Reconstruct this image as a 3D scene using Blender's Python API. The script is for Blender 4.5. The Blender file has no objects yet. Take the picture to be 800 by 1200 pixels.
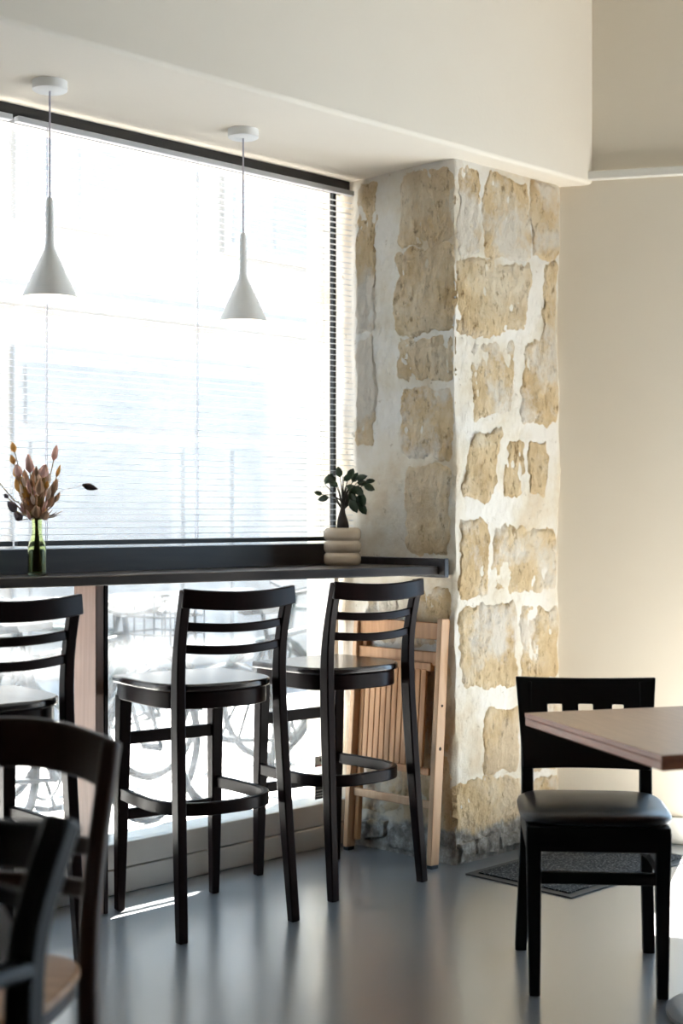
import bpy, bmesh, math, random
from mathutils import Vector, Matrix, noise
C = bpy.context.scene.collection
SC = bpy.context.scene
R = math.radians
rnd = random.Random(7)

# ------------------------------------------------------------------ camera
# world X runs along the shop window, world Y points out to the street, z=0 is the floor
CAM_H, FPX, YAW = 1.28, 1700.0, 44.85
cd = bpy.data.cameras.new('camera'); cam = bpy.data.objects.new('camera', cd); C.objects.link(cam)
cam.location = (0, 0, CAM_H); cam.rotation_euler = (R(90), 0, R(YAW - 90))
cd.sensor_fit = 'VERTICAL'; cd.sensor_height = 36.0; cd.sensor_width = 24.0
cd.lens = FPX / 1200 * 36.0
cd.shift_y = 3.0 / 1200
cd.clip_start = 0.05; cd.clip_end = 200
cd.dof.use_dof = True; cd.dof.focus_distance = 4.75; cd.dof.aperture_fstop = 2.2
SC.camera = cam
# ------------------------------------------------------------------ sky, sun, exposure
w = bpy.data.worlds.new('world'); SC.world = w; w.use_nodes = True
bg = w.node_tree.nodes['Background']
bg.inputs['Color'].default_value = (0.55, 0.77, 1.0, 1); bg.inputs['Strength'].default_value = 1.6
sd = bpy.data.lights.new('sun', 'SUN'); sun = bpy.data.objects.new('sun', sd); C.objects.link(sun)
SUN_DIR = Vector((-0.899, -0.429, -1.60)).normalized()
sun.rotation_euler = SUN_DIR.to_track_quat('-Z', 'Y').to_euler(); sun.location = (8, 8, 12)
sd.energy = 66.0; sd.color = (1.0, 0.925, 0.83); sd.angle = R(0.4)
SC.view_settings.view_transform = 'Standard'; SC.view_settings.look = 'None'
SC.view_settings.gamma = 1.0; SC.view_settings.use_curve_mapping = False
SC.view_settings.exposure = 1.74
SC.cycles.max_bounces = 10; SC.cycles.diffuse_bounces = 6; SC.cycles.transparent_max_bounces = 24
SC.cycles.sample_clamp_indirect = 6.0
SC.cycles.caustics_reflective = False; SC.cycles.caustics_refractive = False

# ------------------------------------------------------------------ helpers
def LD(lat, dep, z=0.0):
    c, s = math.cos(R(YAW)), math.sin(R(YAW))       # forward = (c, s), right = (s, -c)
    return Vector((s * lat + c * dep, -c * lat + s * dep, z))

class MB:
    def __init__(s): s.v = []; s.f = []
    def add(s, vs, fs):
        o = len(s.v); s.v += [Vector(p) for p in vs]; s.f += [[i + o for i in f] for f in fs]; return s
    def box(s, c, d, rot=None):
        c = Vector(c); h = Vector(d) / 2; vs = []
        for z in (-1, 1):
            for y in (-1, 1):
                for x in (-1, 1):
                    p = Vector((x * h.x, y * h.y, z * h.z))
                    vs.append(c + (rot @ p if rot else p))
        return s.add(vs, [(0, 2, 3, 1), (4, 5, 7, 6), (0, 1, 5, 4), (2, 6, 7, 3), (0, 4, 6, 2), (1, 3, 7, 5)])
    def b2(s, lo, hi):
        lo = Vector(lo); hi = Vector(hi); return s.box((lo + hi) / 2, hi - lo)
    def sweep(s, pts, dims, side=(1, 0, 0), ang=None):
        pts = [Vector(p) for p in pts]; n = len(pts); rings = []
        if not isinstance(dims, list): dims = [dims] * n
        for i, p in enumerate(pts):
            t = (pts[min(i + 1, n - 1)] - pts[max(i - 1, 0)]).normalized()
            u = Vector(side[i] if isinstance(side, list) else side); u = (u - t * u.dot(t)).normalized(); v = t.cross(u)
            a, b = dims[i][0] / 2, dims[i][1] / 2
            rings.append([p - u * a - v * b, p + u * a - v * b, p + u * a + v * b, p - u * a + v * b])
        return s.rings(rings)
    def rings(s, rings, closed=True, caps=True):
        k = len(rings[0]); vs = [p for r in rings for p in r]; fs = []
        for i in range(len(rings) - 1):
            for j in range(k if closed else k - 1):
                a = i * k + j; b = i * k + (j + 1) % k
                fs.append((a, b, b + k, a + k))
        if caps: fs.append(tuple(range(k))[::-1]); fs.append(tuple(range((len(rings) - 1) * k, len(rings) * k)))
        return s.add(vs, fs)
    def tube(s, pts, r, n=8):
        pts = [Vector(p) for p in pts]; m = len(pts); rings = []
        rs = r if isinstance(r, list) else [r] * m
        t0 = (pts[1] - pts[0]).normalized()
        u = t0.orthogonal().normalized()
        for i, p in enumerate(pts):
            t = (pts[min(i + 1, m - 1)] - pts[max(i - 1, 0)]).normalized()
            u = (u - t * u.dot(t)).normalized(); v = t.cross(u)
            rings.append([p + (u * math.cos(2 * math.pi * j / n) + v * math.sin(2 * math.pi * j / n)) * rs[i] for j in range(n)])
        return s.rings(rings)
    def lathe(s, prof, n=32, c=(0, 0, 0), caps=True):
        c = Vector(c)
        return s.rings([[c + Vector((r * math.cos(2 * math.pi * j / n), r * math.sin(2 * math.pi * j / n), z)) for j in range(n)] for r, z in prof], caps=caps)
    def prism(s, outline, z0, z1):
        return s.rings([[Vector((x, y, z0)) for x, y in outline], [Vector((x, y, z1)) for x, y in outline]])
    def torus(s, c, rad, r, axis='y', n=32, m=6):
        c = Vector(c); rings = []
        for i in range(n + 1):
            a = 2 * math.pi * i / n; d = Vector((math.cos(a), 0, math.sin(a)))
            rings.append([c + d * (rad + r * math.cos(2 * math.pi * j / m)) + Vector((0, r * math.sin(2 * math.pi * j / m), 0)) for j in range(m)])
        return s.rings(rings, caps=False)
    def mesh(s, name, smooth=35):
        me = bpy.data.meshes.new(name); me.from_pydata([tuple(p) for p in s.v], [], s.f); me.update()
        bm = bmesh.new(); bm.from_mesh(me); bmesh.ops.recalc_face_normals(bm, faces=bm.faces); bm.to_mesh(me); bm.free()
        if smooth:
            me.polygons.foreach_set('use_smooth', [True] * len(me.polygons)); me.set_sharp_from_angle(angle=R(smooth))
        return me
    def build(s, name, mat=None, parent=None, bevel=0, seg=2, smooth=35):
        o = bpy.data.objects.new(name, s.mesh(name, smooth)); C.objects.link(o)
        if mat: o.data.materials.append(mat)
        if parent: o.parent = parent
        if bevel:
            m = o.modifiers.new('bevel', 'BEVEL'); m.width = bevel; m.segments = seg; m.limit_method = 'ANGLE'; m.angle_limit = R(40)
        return o

def tag(o, label=None, cat=None, group=None, kind=None):
    if label: o['label'] = label
    if cat: o['category'] = cat
    if group: o['group'] = group
    if kind: o['kind'] = kind
    return o
def thing(name, label, cat, loc=(0, 0, 0), rz=0, group=None):
    o = bpy.data.objects.new(name, None); C.objects.link(o); o.empty_display_size = .1
    o.location = loc; o.rotation_euler = (0, 0, rz); return tag(o, label, cat, group)
def dup(root, loc, rz, label):
    def cp(o, par):
        c = o.copy(); C.objects.link(c)
        if par: c.parent = par
        for ch in list(o.children): cp(ch, c)
        return c
    r = cp(root, None); r.location = loc; r.rotation_euler = (0, 0, rz); r['label'] = label; return r
def share(name, me, parent=None, loc=(0, 0, 0), rot=(0, 0, 0), mat=None):
    o = bpy.data.objects.new(name, me); C.objects.link(o); o.parent = parent; o.location = loc; o.rotation_euler = rot
    if mat and not me.materials: me.materials.append(mat)
    return o
def struct(name, mb, mat, parent=None, bevel=0, smooth=35):
    o = mb.build(name, mat, parent, bevel, smooth=smooth)
    if not parent: o['kind'] = 'structure'
    return o

# ------------------------------------------------------------------ materials
def mat(name, c1, rough=.5, metal=0, c2=None, scale=8, detail=4, bump=0, bscale=60, stretch=None, rvar=0, spec=.5, contrast=(.35, .65), rand=0, dist=.01):
    m = bpy.data.materials.new(name); m.use_nodes = True; nt = m.node_tree; N = nt.nodes; L = nt.links
    b = N['Principled BSDF']; b.inputs['Roughness'].default_value = rough; b.inputs['Metallic'].default_value = metal
    b.inputs['Specular IOR Level'].default_value = spec
    b.inputs['Base Color'].default_value = (*c1, 1)
    tc = N.new('ShaderNodeTexCoord'); src = tc.outputs['Object']
    if stretch:
        mp = N.new('ShaderNodeMapping'); mp.inputs['Scale'].default_value = stretch; L.new(src, mp.inputs['Vector']); src = mp.outputs['Vector']
    if c2 or rvar:
        n = N.new('ShaderNodeTexNoise'); n.inputs['Scale'].default_value = scale; n.inputs['Detail'].default_value = detail; L.new(src, n.inputs['Vector'])
        if rand:
            oi = N.new('ShaderNodeObjectInfo'); ad = N.new('ShaderNodeVectorMath'); ad.operation = 'ADD'
            sc_ = N.new('ShaderNodeMath'); sc_.operation = 'MULTIPLY'; sc_.inputs[1].default_value = 40
            L.new(oi.outputs['Random'], sc_.inputs[0]); L.new(src, ad.inputs[0]); L.new(sc_.outputs[0], ad.inputs[1]); L.new(ad.outputs[0], n.inputs['Vector'])
    if c2:
        r = N.new('ShaderNodeValToRGB'); r.color_ramp.elements[0].position = contrast[0]; r.color_ramp.elements[1].position = contrast[1]
        r.color_ramp.elements[0].color = (*c1, 1); r.color_ramp.elements[1].color = (*c2, 1)
        L.new(n.outputs['Fac'], r.inputs['Fac']); col = r.outputs['Color']
        if rand:
            hs = N.new('ShaderNodeHueSaturation'); mr = N.new('ShaderNodeMapRange'); mr.inputs['To Min'].default_value = 1 - rand; mr.inputs['To Max'].default_value = 1 + rand
            L.new(oi.outputs['Random'], mr.inputs['Value']); L.new(mr.outputs['Result'], hs.inputs['Value']); L.new(col, hs.inputs['Color']); col = hs.outputs['Color']
        L.new(col, b.inputs['Base Color'])
    if rvar:
        mr2 = N.new('ShaderNodeMapRange'); mr2.inputs['To Min'].default_value = rough - rvar; mr2.inputs['To Max'].default_value = rough + rvar
        L.new(n.outputs['Fac'], mr2.inputs['Value']); L.new(mr2.outputs['Result'], b.inputs['Roughness'])
    if bump:
        n2 = N.new('ShaderNodeTexNoise'); n2.inputs['Scale'].default_value = bscale; n2.inputs['Detail'].default_value = 5; L.new(src, n2.inputs['Vector'])
        bp = N.new('ShaderNodeBump'); bp.inputs['Strength'].default_value = bump; bp.inputs['Distance'].default_value = dist
        L.new(n2.outputs['Fac'], bp.inputs['Height']); L.new(bp.outputs['Normal'], b.inputs['Normal'])
    return m
def pane_mat(name, tint=(1, 1, 1), dust=0.0, dust_col=(.9, .95, 1), scale=3.0, lo=.35, hi=.7):
    m = bpy.data.materials.new(name); m.use_nodes = True; nt = m.node_tree; N = nt.nodes; L = nt.links
    N.remove(N['Principled BSDF']); out = N['Material Output']
    tr = N.new('ShaderNodeBsdfTransparent'); tr.inputs['Color'].default_value = (*tint, 1)
    gl = N.new('ShaderNodeBsdfGlossy'); gl.inputs['Roughness'].default_value = .02
    mx = N.new('ShaderNodeMixShader'); fr = N.new('ShaderNodeFresnel'); fr.inputs['IOR'].default_value = 1.45
    gm = N.new('ShaderNodeNewGeometry'); fb = N.new('ShaderNodeMath'); fb.operation = 'SUBTRACT'; fb.inputs[0].default_value = 1; L.new(gm.outputs['Backfacing'], fb.inputs[1])
    fm = N.new('ShaderNodeMath'); fm.operation = 'MULTIPLY'; L.new(fr.outputs[0], fm.inputs[0]); L.new(fb.outputs[0], fm.inputs[1])
    L.new(fm.outputs[0], mx.inputs[0]); L.new(tr.outputs[0], mx.inputs[1]); L.new(gl.outputs[0], mx.inputs[2]); res = mx
    if dust:
        tl = N.new('ShaderNodeBsdfTranslucent'); tl.inputs['Color'].default_value = (*dust_col, 1)
        m2 = N.new('ShaderNodeMixShader'); tc = N.new('ShaderNodeTexCoord'); n = N.new('ShaderNodeTexNoise')
        n.inputs['Scale'].default_value = scale; n.inputs['Detail'].default_value = 8; n.inputs['Roughness'].default_value = .65
        mr = N.new('ShaderNodeMapRange'); mr.inputs['From Min'].default_value = lo; mr.inputs['From Max'].default_value = hi
        mr.inputs['To Min'].default_value = dust * .5; mr.inputs['To Max'].default_value = dust * 1.5
        L.new(tc.outputs['Object'], n.inputs['Vector']); L.new(n.outputs['Fac'], mr.inputs['Value']); L.new(mr.outputs['Result'], m2.inputs[0])
        L.new(mx.outputs[0], m2.inputs[1]); L.new(tl.outputs[0], m2.inputs[2]); res = m2
    L.new(res.outputs[0], out.inputs['Surface']); return m

M = {}
M['paint'] = mat('cream_paint', (.80, .715, .585), .75, c2=(.77, .685, .555), scale=1.5, bump=.05, bscale=90)
M['paint_white'] = mat('soft_white_paint', (.70, .665, .60), .8, c2=(.66, .625, .56), scale=2, bump=.05, bscale=80)
M['panel'] = mat('dark_wood_panelling', (.06, .04, .03), .6, c2=(.08, .055, .04), scale=4)
M['bulkhead'] = mat('cream_white_paint', (.85, .775, .665), .8, c2=(.82, .745, .635), scale=1.6, bump=.05, bscale=80)
M['trim'] = mat('off_white_trim', (.78, .75, .68), .45)
M['floor'] = mat('polished_concrete', (.140, .150, .162), .30, c2=(.172, .181, .192), scale=2.2, detail=4, rvar=.05, spec=1.0, contrast=(.15, .85))
M['floor'].node_tree.nodes['Principled BSDF'].inputs['Coat Weight'].default_value = 1.0
M['floor'].node_tree.nodes['Principled BSDF'].inputs['Coat IOR'].default_value = 2.1
M['floor'].node_tree.nodes['Principled BSDF'].inputs['Coat Roughness'].default_value = .22
M['dark'] = mat('dark_stained_wood', (.007, .004, .004), .28, c2=(.013, .006, .006), scale=14, stretch=(1, 1, .2), spec=.10)
M['stoolseat'] = mat('polished_dark_seat', (.010, .006, .006), .2, c2=(.016, .009, .008), scale=10, stretch=(.4, 3, 1), spec=.9)
M['black'] = mat('black_lacquered_wood', (.004, .004, .004), .42, c2=(.006, .0055, .0055), scale=10, spec=.15)
M['vinyl'] = mat('black_vinyl', (.004, .004, .005), .36, bump=.06, bscale=220, spec=.4)
M['bar'] = mat('bar_wood', (.022, .017, .016), .35, c2=(.035, .028, .026), scale=10, stretch=(.3, 4, 4), spec=.5)
M['blackmetal'] = mat('black_metal', (.012, .012, .013), .45)
M['base'] = mat('painted_metal_base', (.60, .57, .52), .5, c2=(.56, .53, .48), scale=3)
M['lamp'] = mat('white_enamel', (.92, .91, .885), .35)
M['lampin'] = mat('white_enamel_inside', (.9, .88, .84), .5)
M['alu'] = mat('blind_aluminium', (.55, .56, .58), .4, metal=.0)
M['cord'] = mat('blind_cord', (.55, .50, .56), .8)
M['beech'] = mat('oiled_beech', (.37, .165, .058), .5, c2=(.50, .26, .11), scale=9, stretch=(6, 6, .6), rand=.16, bump=.05, bscale=60)
M['beechl'] = mat('pale_beech_edge', (.60, .38, .22), .5, c2=(.52, .31, .17), scale=9, stretch=(6, 6, .6), rand=.06)
M['postwood'] = mat('brown_post_wood', (.20, .115, .082), .5, c2=(.16, .09, .062), scale=12, stretch=(6, 6, .4))
M['tabletop'] = mat('walnut_veneer', (.38, .235, .14), .33, c2=(.45, .29, .18), scale=8, stretch=(1, 9, 1), detail=6, spec=.6)
M['tableedge'] = mat('reddish_edge_wood', (.25, .085, .045), .38, c2=(.33, .125, .068), scale=10, stretch=(1, 1, 12))
M['grey_metal'] = mat('grey_cast_metal', (.22, .235, .25), .4, metal=.6, bump=.1, bscale=120)
M['seatwood'] = mat('worn_seat_wood', (.26, .125, .05), .42, c2=(.36, .19, .085), scale=6, stretch=(1, 6, 1))
M['brownwood'] = mat('dark_brown_wood', (.020, .008, .005), .34, c2=(.030, .012, .008), scale=10, stretch=(3, 3, .4), spec=.25)
M['mat'] = mat('mat_pile', (.008, .008, .009), .95, c2=(.13, .13, .128), scale=120, detail=3, bump=.9, bscale=200, contrast=(.52, .64))
M['rubber'] = mat('black_rubber', (.02, .02, .021), .6)
M['pot'] = mat('cream_ceramic', (.60, .49, .36), .22, c2=(.64, .53, .40), scale=5)
M['soil'] = mat('soil', (.03, .02, .013), .9, bump=.6, bscale=120)
M['leaf'] = mat('dark_leaf', (.008, .022, .007), .4, c2=(.016, .038, .010), scale=20, rand=.3)
M['bark'] = mat('bark', (.035, .024, .018), .8, bump=.5, bscale=60)
M['stem'] = mat('dry_stem', (.30, .20, .07), .8)
M['fl_rust'] = mat('rust_petals', (.60, .27, .05), .8, c2=(.70, .36, .09), scale=40)
M['fl_pink'] = mat('dusty_pink_petals', (.66, .36, .29), .85, c2=(.76, .48, .40), scale=40)
M['fl_cream'] = mat('cream_tuft', (.85, .68, .56), .9)
M['fl_brown'] = mat('brown_dry_flower', (.38, .21, .12), .9, c2=(.48, .29, .17), scale=40)
M['fl_grey'] = mat('grey_violet_dry_flower', (.16, .12, .13), .9)
M['fl_dark'] = mat('dark_seed_head', (.03, .016, .02), .9)
M['cloth'] = mat('pale_grey_cloth', (.82, .83, .86), .9, bump=.2, bscale=200)
M['hole'] = mat('dark_hole', (.01, .008, .006), .9)
M['pave'] = mat('pale_pavement', (.21, .21, .21), .85, c2=(.17, .17, .17), scale=2, detail=6)
M['asphalt'] = mat('street_asphalt', (.11, .11, .113), .85, c2=(.09, .09, .093), scale=2)
M['facade'] = mat('pale_facade', (.225, .208, .19), .85, c2=(.20, .186, .17), scale=.8)
M['shopfront'] = mat('blue_grey_shopfront', (.15, .148, .145), .5)
M['shopdark'] = mat('blue_grey_panel', (.115, .116, .116), .5)
M['winglass'] = mat('far_window_glass', (.15, .155, .16), .3)
M['blocker'] = mat('sun_blocker_board', (.4, .38, .35), .7)
M['bike_a'] = mat('bike_slate_paint', (.006, .009, .012), .5, spec=.05)
M['bike_b'] = mat('bike_teal_paint', (.007, .012, .013), .5, spec=.05)
M['bike_c'] = mat('bike_silver_paint', (.014, .017, .019), .5, spec=.05)
M['tyre'] = mat('bike_tyre', (.005, .006, .007), .8, spec=.05)
M['chrome'] = mat('bike_chrome', (.02, .023, .026), .5, spec=.05)
M['sticker'] = mat('dark_sticker', (.018, .022, .022), .5)
M['sticker_mark'] = mat('pale_sticker_mark', (.5, .52, .5), .6)
M['sticker_red'] = mat('red_sticker_mark', (.35, .06, .05), .6)
M['pane'] = pane_mat('window_glass', (.97, .985, .99), .06, scale=2)
M['pane_dusty'] = pane_mat('dusty_window_glass', (.96, .98, .985), .05, scale=9, lo=.42, hi=.62)
M['doorglass'] = pane_mat('door_glass', (.97, .98, .98))
def glass_mat(name, col, rough=0.02):
    m = bpy.data.materials.new(name); m.use_nodes = True; b = m.node_tree.nodes['Principled BSDF']
    b.inputs['Base Color'].default_value = (*col, 1); b.inputs['Roughness'].default_value = rough
    b.inputs['Transmission Weight'].default_value = 1.0; b.inputs['IOR'].default_value = 1.25; return m
M['vase'] = glass_mat('green_glass', (.80, .86, .55))
m = bpy.data.materials.new('warm_bulb'); m.use_nodes = True; b = m.node_tree.nodes['Principled BSDF']
b.inputs['Base Color'].default_value = (1, .95, .85, 1); b.inputs['Emission Color'].default_value = (1, .86, .66, 1); b.inputs['Emission Strength'].default_value = 10.0
M['bulb'] = m

def stone_mat(name, plaster, bare=0):
    m = bpy.data.materials.new(name); m.use_nodes = True; nt = m.node_tree; N = nt.nodes; L = nt.links
    b = N['Principled BSDF']; b.inputs['Roughness'].default_value = .92; b.inputs['Specular IOR Level'].default_value = .2
    tc = N.new('ShaderNodeTexCoord'); P = tc.outputs['Object']
    def nz(scale, detail, rough=.6, st=None):
        n = N.new('ShaderNodeTexNoise'); n.inputs['Scale'].default_value = scale; n.inputs['Detail'].default_value = detail; n.inputs['Roughness'].default_value = rough
        if st:
            mp = N.new('ShaderNodeMapping'); mp.inputs['Scale'].default_value = st; L.new(P, mp.inputs['Vector']); L.new(mp.outputs[0], n.inputs['Vector'])
        else: L.new(P, n.inputs['Vector'])
        return n.outputs['Fac']
    def ramp(f, stops):
        r = N.new('ShaderNodeValToRGB'); e = r.color_ramp.elements
        while len(e) < len(stops): e.new(.5)
        for i, (p, c) in enumerate(stops): e[i].position = p; e[i].color = (*c, 1) if isinstance(c, tuple) else (c, c, c, 1)
        L.new(f, r.inputs['Fac']); return r.outputs['Color']
    def mix(f, a, c, mode='MIX'):
        x = N.new('ShaderNodeMix'); x.data_type = 'RGBA'; x.blend_type = mode
        if isinstance(f, float): x.inputs[0].default_value = f
        else: L.new(f, x.inputs[0])
        L.new(a, x.inputs[6]); L.new(c, x.inputs[7]); return x.outputs[2]
    if plaster:
        col = ramp(nz(3.2, 6), [(.36, (.66, .55, .40)), (.46, (.74, .67, .55)), (.58, (.80, .755, .68))])
        spots = ramp(nz(26, 5, .7), [(.30, (.42, .33, .22)), (.38, (1, 1, 1))])
        col = mix(.55, col, spots, 'MULTIPLY')
    else:
        col = ramp(nz(4.5, 7, .65), [(.34, (.58, .41, .22)), (.5, (.71, .545, .33)), (.66, (.77, .655, .48))])
        spots = ramp(nz(38, 6, .7, (1, 1, .55)), [(.33, (.30, .21, .11)), (.44, (1, 1, 1))])
        col = mix(.75, col, spots, 'MULTIPLY')
        wash = ramp(nz(3.4, 6, .65), [(.47, 0.0), (.57, .25 if bare else .85)])
        cr = N.new('ShaderNodeRGB'); cr.outputs[0].default_value = (.76, .70, .61, 1)
        col = mix(wash, col, cr.outputs[0])
    # grey cement and grime along the foot of the wall
    sx = N.new('ShaderNodeSeparateXYZ'); L.new(P, sx.inputs[0]); ad = N.new('ShaderNodeMath'); ad.operation = 'MULTIPLY_ADD'
    ad.inputs[1].default_value = -.20; L.new(nz(7, 6), ad.inputs[0]); L.new(sx.outputs['Z'], ad.inputs[2])
    foot = ramp(ad.outputs[0], [(0.0, 1.0), (.03, 0.0)])
    gc = ramp(nz(22, 6, .7), [(.35, (.17, .15, .13)), (.5, (.30, .275, .24)), (.66, (.52, .49, .45))])
    col = mix(foot, col, gc)
    L.new(col, b.inputs['Base Color'])
    bp = N.new('ShaderNodeBump'); bp.inputs['Strength'].default_value = .5 if plaster else 1.0; bp.inputs['Distance'].default_value = .018
    L.new(nz(45, 8, .7, (1, 1, .6)), bp.inputs['Height']); L.new(bp.outputs['Normal'], b.inputs['Normal'])
    return m
M['plaster'] = stone_mat('lime_plaster', True)
M['stone'] = stone_mat('limestone', False); M['stone_bare'] = stone_mat('bare_limestone', False, 1)

# ================================================================== SETTING
WY = 3.98          # plane of the window base and frame
RX = 4.04          # plane of the stone reveal (faces -X)
PY = 3.437         # plane of the stone pillar front (faces -Y)
SOF = 2.58         # soffit of the window niche
WX0 = 0.6          # left end of the window (out of frame)
CEIL = 3.6
W0 = Vector((4.69, 3.45)); WD = Vector((.496, -.868)).normalized(); WN = Vector((WD.y, -WD.x)) * -1   # right wall line
WN = Vector((.868, .496)).normalized()      # outward normal of the right wall
def RW(s, n=0.0, z=0.0): p = W0 + WD * s + WN * n; return Vector((p.x, p.y, z))
def rw_box(mb, s0, s1, n0, n1, z0, z1):
    return mb.rings([[RW(s0, n0, z0), RW(s1, n0, z0), RW(s1, n1, z0), RW(s0, n1, z0)], [RW(s0, n0, z1), RW(s1, n0, z1), RW(s1, n1, z1), RW(s0, n1, z1)]])

fl = MB().prism([(-2.5, -4.0), (9.2, -4.0), (4.62, 4.02), (4.62, 4.10), (-2.5, 4.10)], -.12, 0)
struct('floor', fl, M['floor'])
struct('ceiling', MB().prism([(-2.6, -4.1), (9.3, -4.1), (4.5, 4.3), (-2.6, 4.3)], CEIL, CEIL + .1), M['paint_white'])
struct('wall_left', MB().b2((-2.6, -4.0, 0), (-2.5, 4.1, CEIL)), M['panel'])
struct('wall_back', MB().b2((-2.5, -4.1, 0), (9.2, -4.0, CEIL)), M['panel'])
# bulkhead and lowered niche ceiling over the window
bk = MB(); bk.rings([[Vector((-2.5, 3.33, SOF)), Vector((4.755, 3.33, SOF)), Vector((4.60, 4.26, SOF)), Vector((-2.5, 4.26, SOF))],
                     [Vector((-2.5, 3.33, CEIL)), Vector((4.755, 3.33, CEIL)), Vector((4.60, 4.26, CEIL)), Vector((-2.5, 4.26, CEIL))]])
o = struct('wall_bulkhead', bk, M['bulkhead'], bevel=.014)
o.modifiers['bevel'].segments = 4
struct('wall_window_side', MB().b2((-2.5, WY, 0), (WX0, 4.26, SOF)), M['paint'])
# right wall with a glazed street door just outside the picture and a window further on
D0, D1, DH = .487, 1.95, 2.25
V0, V1 = 2.15, 6.2
rw = MB()
rw_box(rw, -.25, D0, 0, .12, 0, CEIL); rw_box(rw, D0, D1, 0, .12, DH, CEIL); rw_box(rw, D1, V0, 0, .12, 0, CEIL)
rw_box(rw, V0, V1, 0, .12, 0, .3); rw_box(rw, V0, V1, 0, .12, 2.6, CEIL); rw_box(rw, V1, 8.6, 0, .12, 0, CEIL)
struct('wall_right', rw, M['paint'])
bb = MB(); rw_box(bb, -.005, D0, -.014, -.0005, 0, .105); struct('baseboard_right', bb, M['trim'], bevel=.004)
tr = MB(); rw_box(tr, -.06, D1 + .4, -.035, -.0005, 2.595, 2.628); struct('trim_1', tr, M['trim'], bevel=.004)
d1 = bpy.data.objects.new('door_1', None); C.objects.link(d1); d1['kind'] = 'structure'
for s0, s1 in ((D0, D0 + .02), (D1 - .02, D1)):
    q = MB(); rw_box(q, s0, s1, .03, .09, 0, DH); q.build('door_frame', M['blackmetal'], d1)
q = MB(); rw_box(q, D0 + .02, D1 - .02, .03, .09, DH - .05, DH); q.build('door_head', M['blackmetal'], d1)
q = MB(); rw_box(q, D0 + .02, D1 - .02, .03, .09, 0, .06); q.build('door_rail', M['blackmetal'], d1)
q = MB(); rw_box(q, D0 + .02, D1 - .02, .058, .064, .06, DH - .05); q.build('pane', M['doorglass'], d1)
w2 = bpy.data.objects.new('window_2', None); C.objects.link(w2); w2['kind'] = 'structure'
for s0, s1, z0, z1 in ((V0, V0 + .05, .3, 2.6), (V1 - .05, V1, .3, 2.6), (V0 + .05, V1 - .05, .3, .35), (V0 + .05, V1 - .05, 2.55, 2.6)):
    q = MB(); rw_box(q, s0, s1, .03, .09, z0, z1); q.build('window_frame', M['blackmetal'], w2)
q = MB(); rw_box(q, V0 + .05, V1 - .05, .058, .064, .35, 2.55); q.build('pane', M['doorglass'], w2)

# --- shop window
w1 = bpy.data.objects.new('window_1', None); C.objects.link(w1); w1['kind'] = 'structure'
XR = 3.995
MB().b2((WX0, WY, 0.0), (RX + .05, 4.12, .082)).build('window_base', M['base'], w1, bevel=.004)
MB().b2((WX0, WY + .006, .085), (RX + .05, 4.12, .17)).build('window_base', M['base'], w1, bevel=.004)
MB().b2((WX0, WY - .005, 2.535), (RX, WY + .05, SOF)).build('head_frame', M['blackmetal'], w1)
MB().b2((3.976, WY + .02, 1.17), (3.992, WY + .04, 2.535)).build('jamb_frame', M['blackmetal'], w1)
MB().b2((3.972, WY + .01, .17), (XR, WY + .05, 1.06)).build('jamb_frame', M['trim'], w1)
MB().b2((WX0, WY + .01, .17), (WX0 + .05, WY + .05, 2.535)).build('jamb_frame', M['blackmetal'], w1)
MB().b2((WX0, 3.945, 1.06), (RX - .02, WY + .06, 1.17)).build('transom', M['bar'], w1, bevel=.003)
MB().b2((WX0 + .05, 4.02, 1.17), (3.972, 4.026, 2.535)).build('pane', M['pane'], w1)
MB().b2((WX0 + .05, 4.02, .17), (3.972, 4.026, 1.06)).build('pane', M['pane_dusty'], w1)

# --- stone pillar: plaster core with separate limestone blocks standing a little proud
def frac(p, sc, oct_=4):
    return noise.fractal(Vector(p) * sc, 1.0, 2.1, oct_)
CORN = WY + .05 - PY                    # length of the reveal along u
FRONT = 4.705 - RX
def surf(u, z, off):
    """point on the unwrapped pillar: u<CORN is the reveal (window to corner), u>CORN the front face"""
    d = off + .010 * frac((u, 1.7, z), 3.2) + .003 * frac((u, 5.1, z), 14) + .0016 * frac((u, 3.3, z * .7), 42, 3)
    cw = .016 * frac((2.2, 0, z), 3.5, 5) - .004
    k = max(0.0, 1 - abs(u - CORN) / .022)
    if u <= CORN: p = Vector((RX - d, WY + .05 - u, z))
    else: p = Vector((RX + (u - CORN), PY - d, z))
    edge = k * k
    p += Vector((.006, .006, 0)) * edge + Vector((cw * edge, cw * edge, 0))
    # ragged right end of the stone face
    t = max(0.0, 1 - (CORN + FRONT - u) / .06)
    if t > 0: p.x += .018 * t * frac((9.1, 0, z), 4.5, 4); p.y += .03 * t * t
    return p
pl = bpy.data.objects.new('wall_pillar', None); C.objects.link(pl); pl['kind'] = 'structure'
MB().b2((RX + .045, PY + .045, 0), (4.60, 4.26, SOF)).build('pillar_core', M['plaster'], pl)
nu, nz_ = 150, 320
g = MB(); vs = []; fs = []
for j in range(nz_ + 1):
    for i in range(nu + 1):
        vs.append(surf((CORN + FRONT) * i / nu, SOF * j / nz_ + (.0 if j < nz_ else .01), 0))
for j in range(nz_):
    for i in range(nu):
        a = j * (nu + 1) + i; fs.append((a, a + 1, a + nu + 2, a + nu + 1))
g.add(vs, fs); g.build('plaster_coat', M['plaster'], pl, smooth=50)
def uz(px, y):
    """where the line of sight of a measured point meets the pillar, as unwrapped (u, z)"""
    r = (px - 400) / FPX; c, s = math.cos(R(YAW)), math.sin(R(YAW))
    if px < 533: d = RX / (c + s * r); return WY + .05 - (-c * r * d + s * d), CAM_H - (y - 603) * d / FPX
    d = PY / (s - c * r); return CORN + (s * r * d + c * d) - RX, CAM_H - (y - 603) * d / FPX
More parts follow.
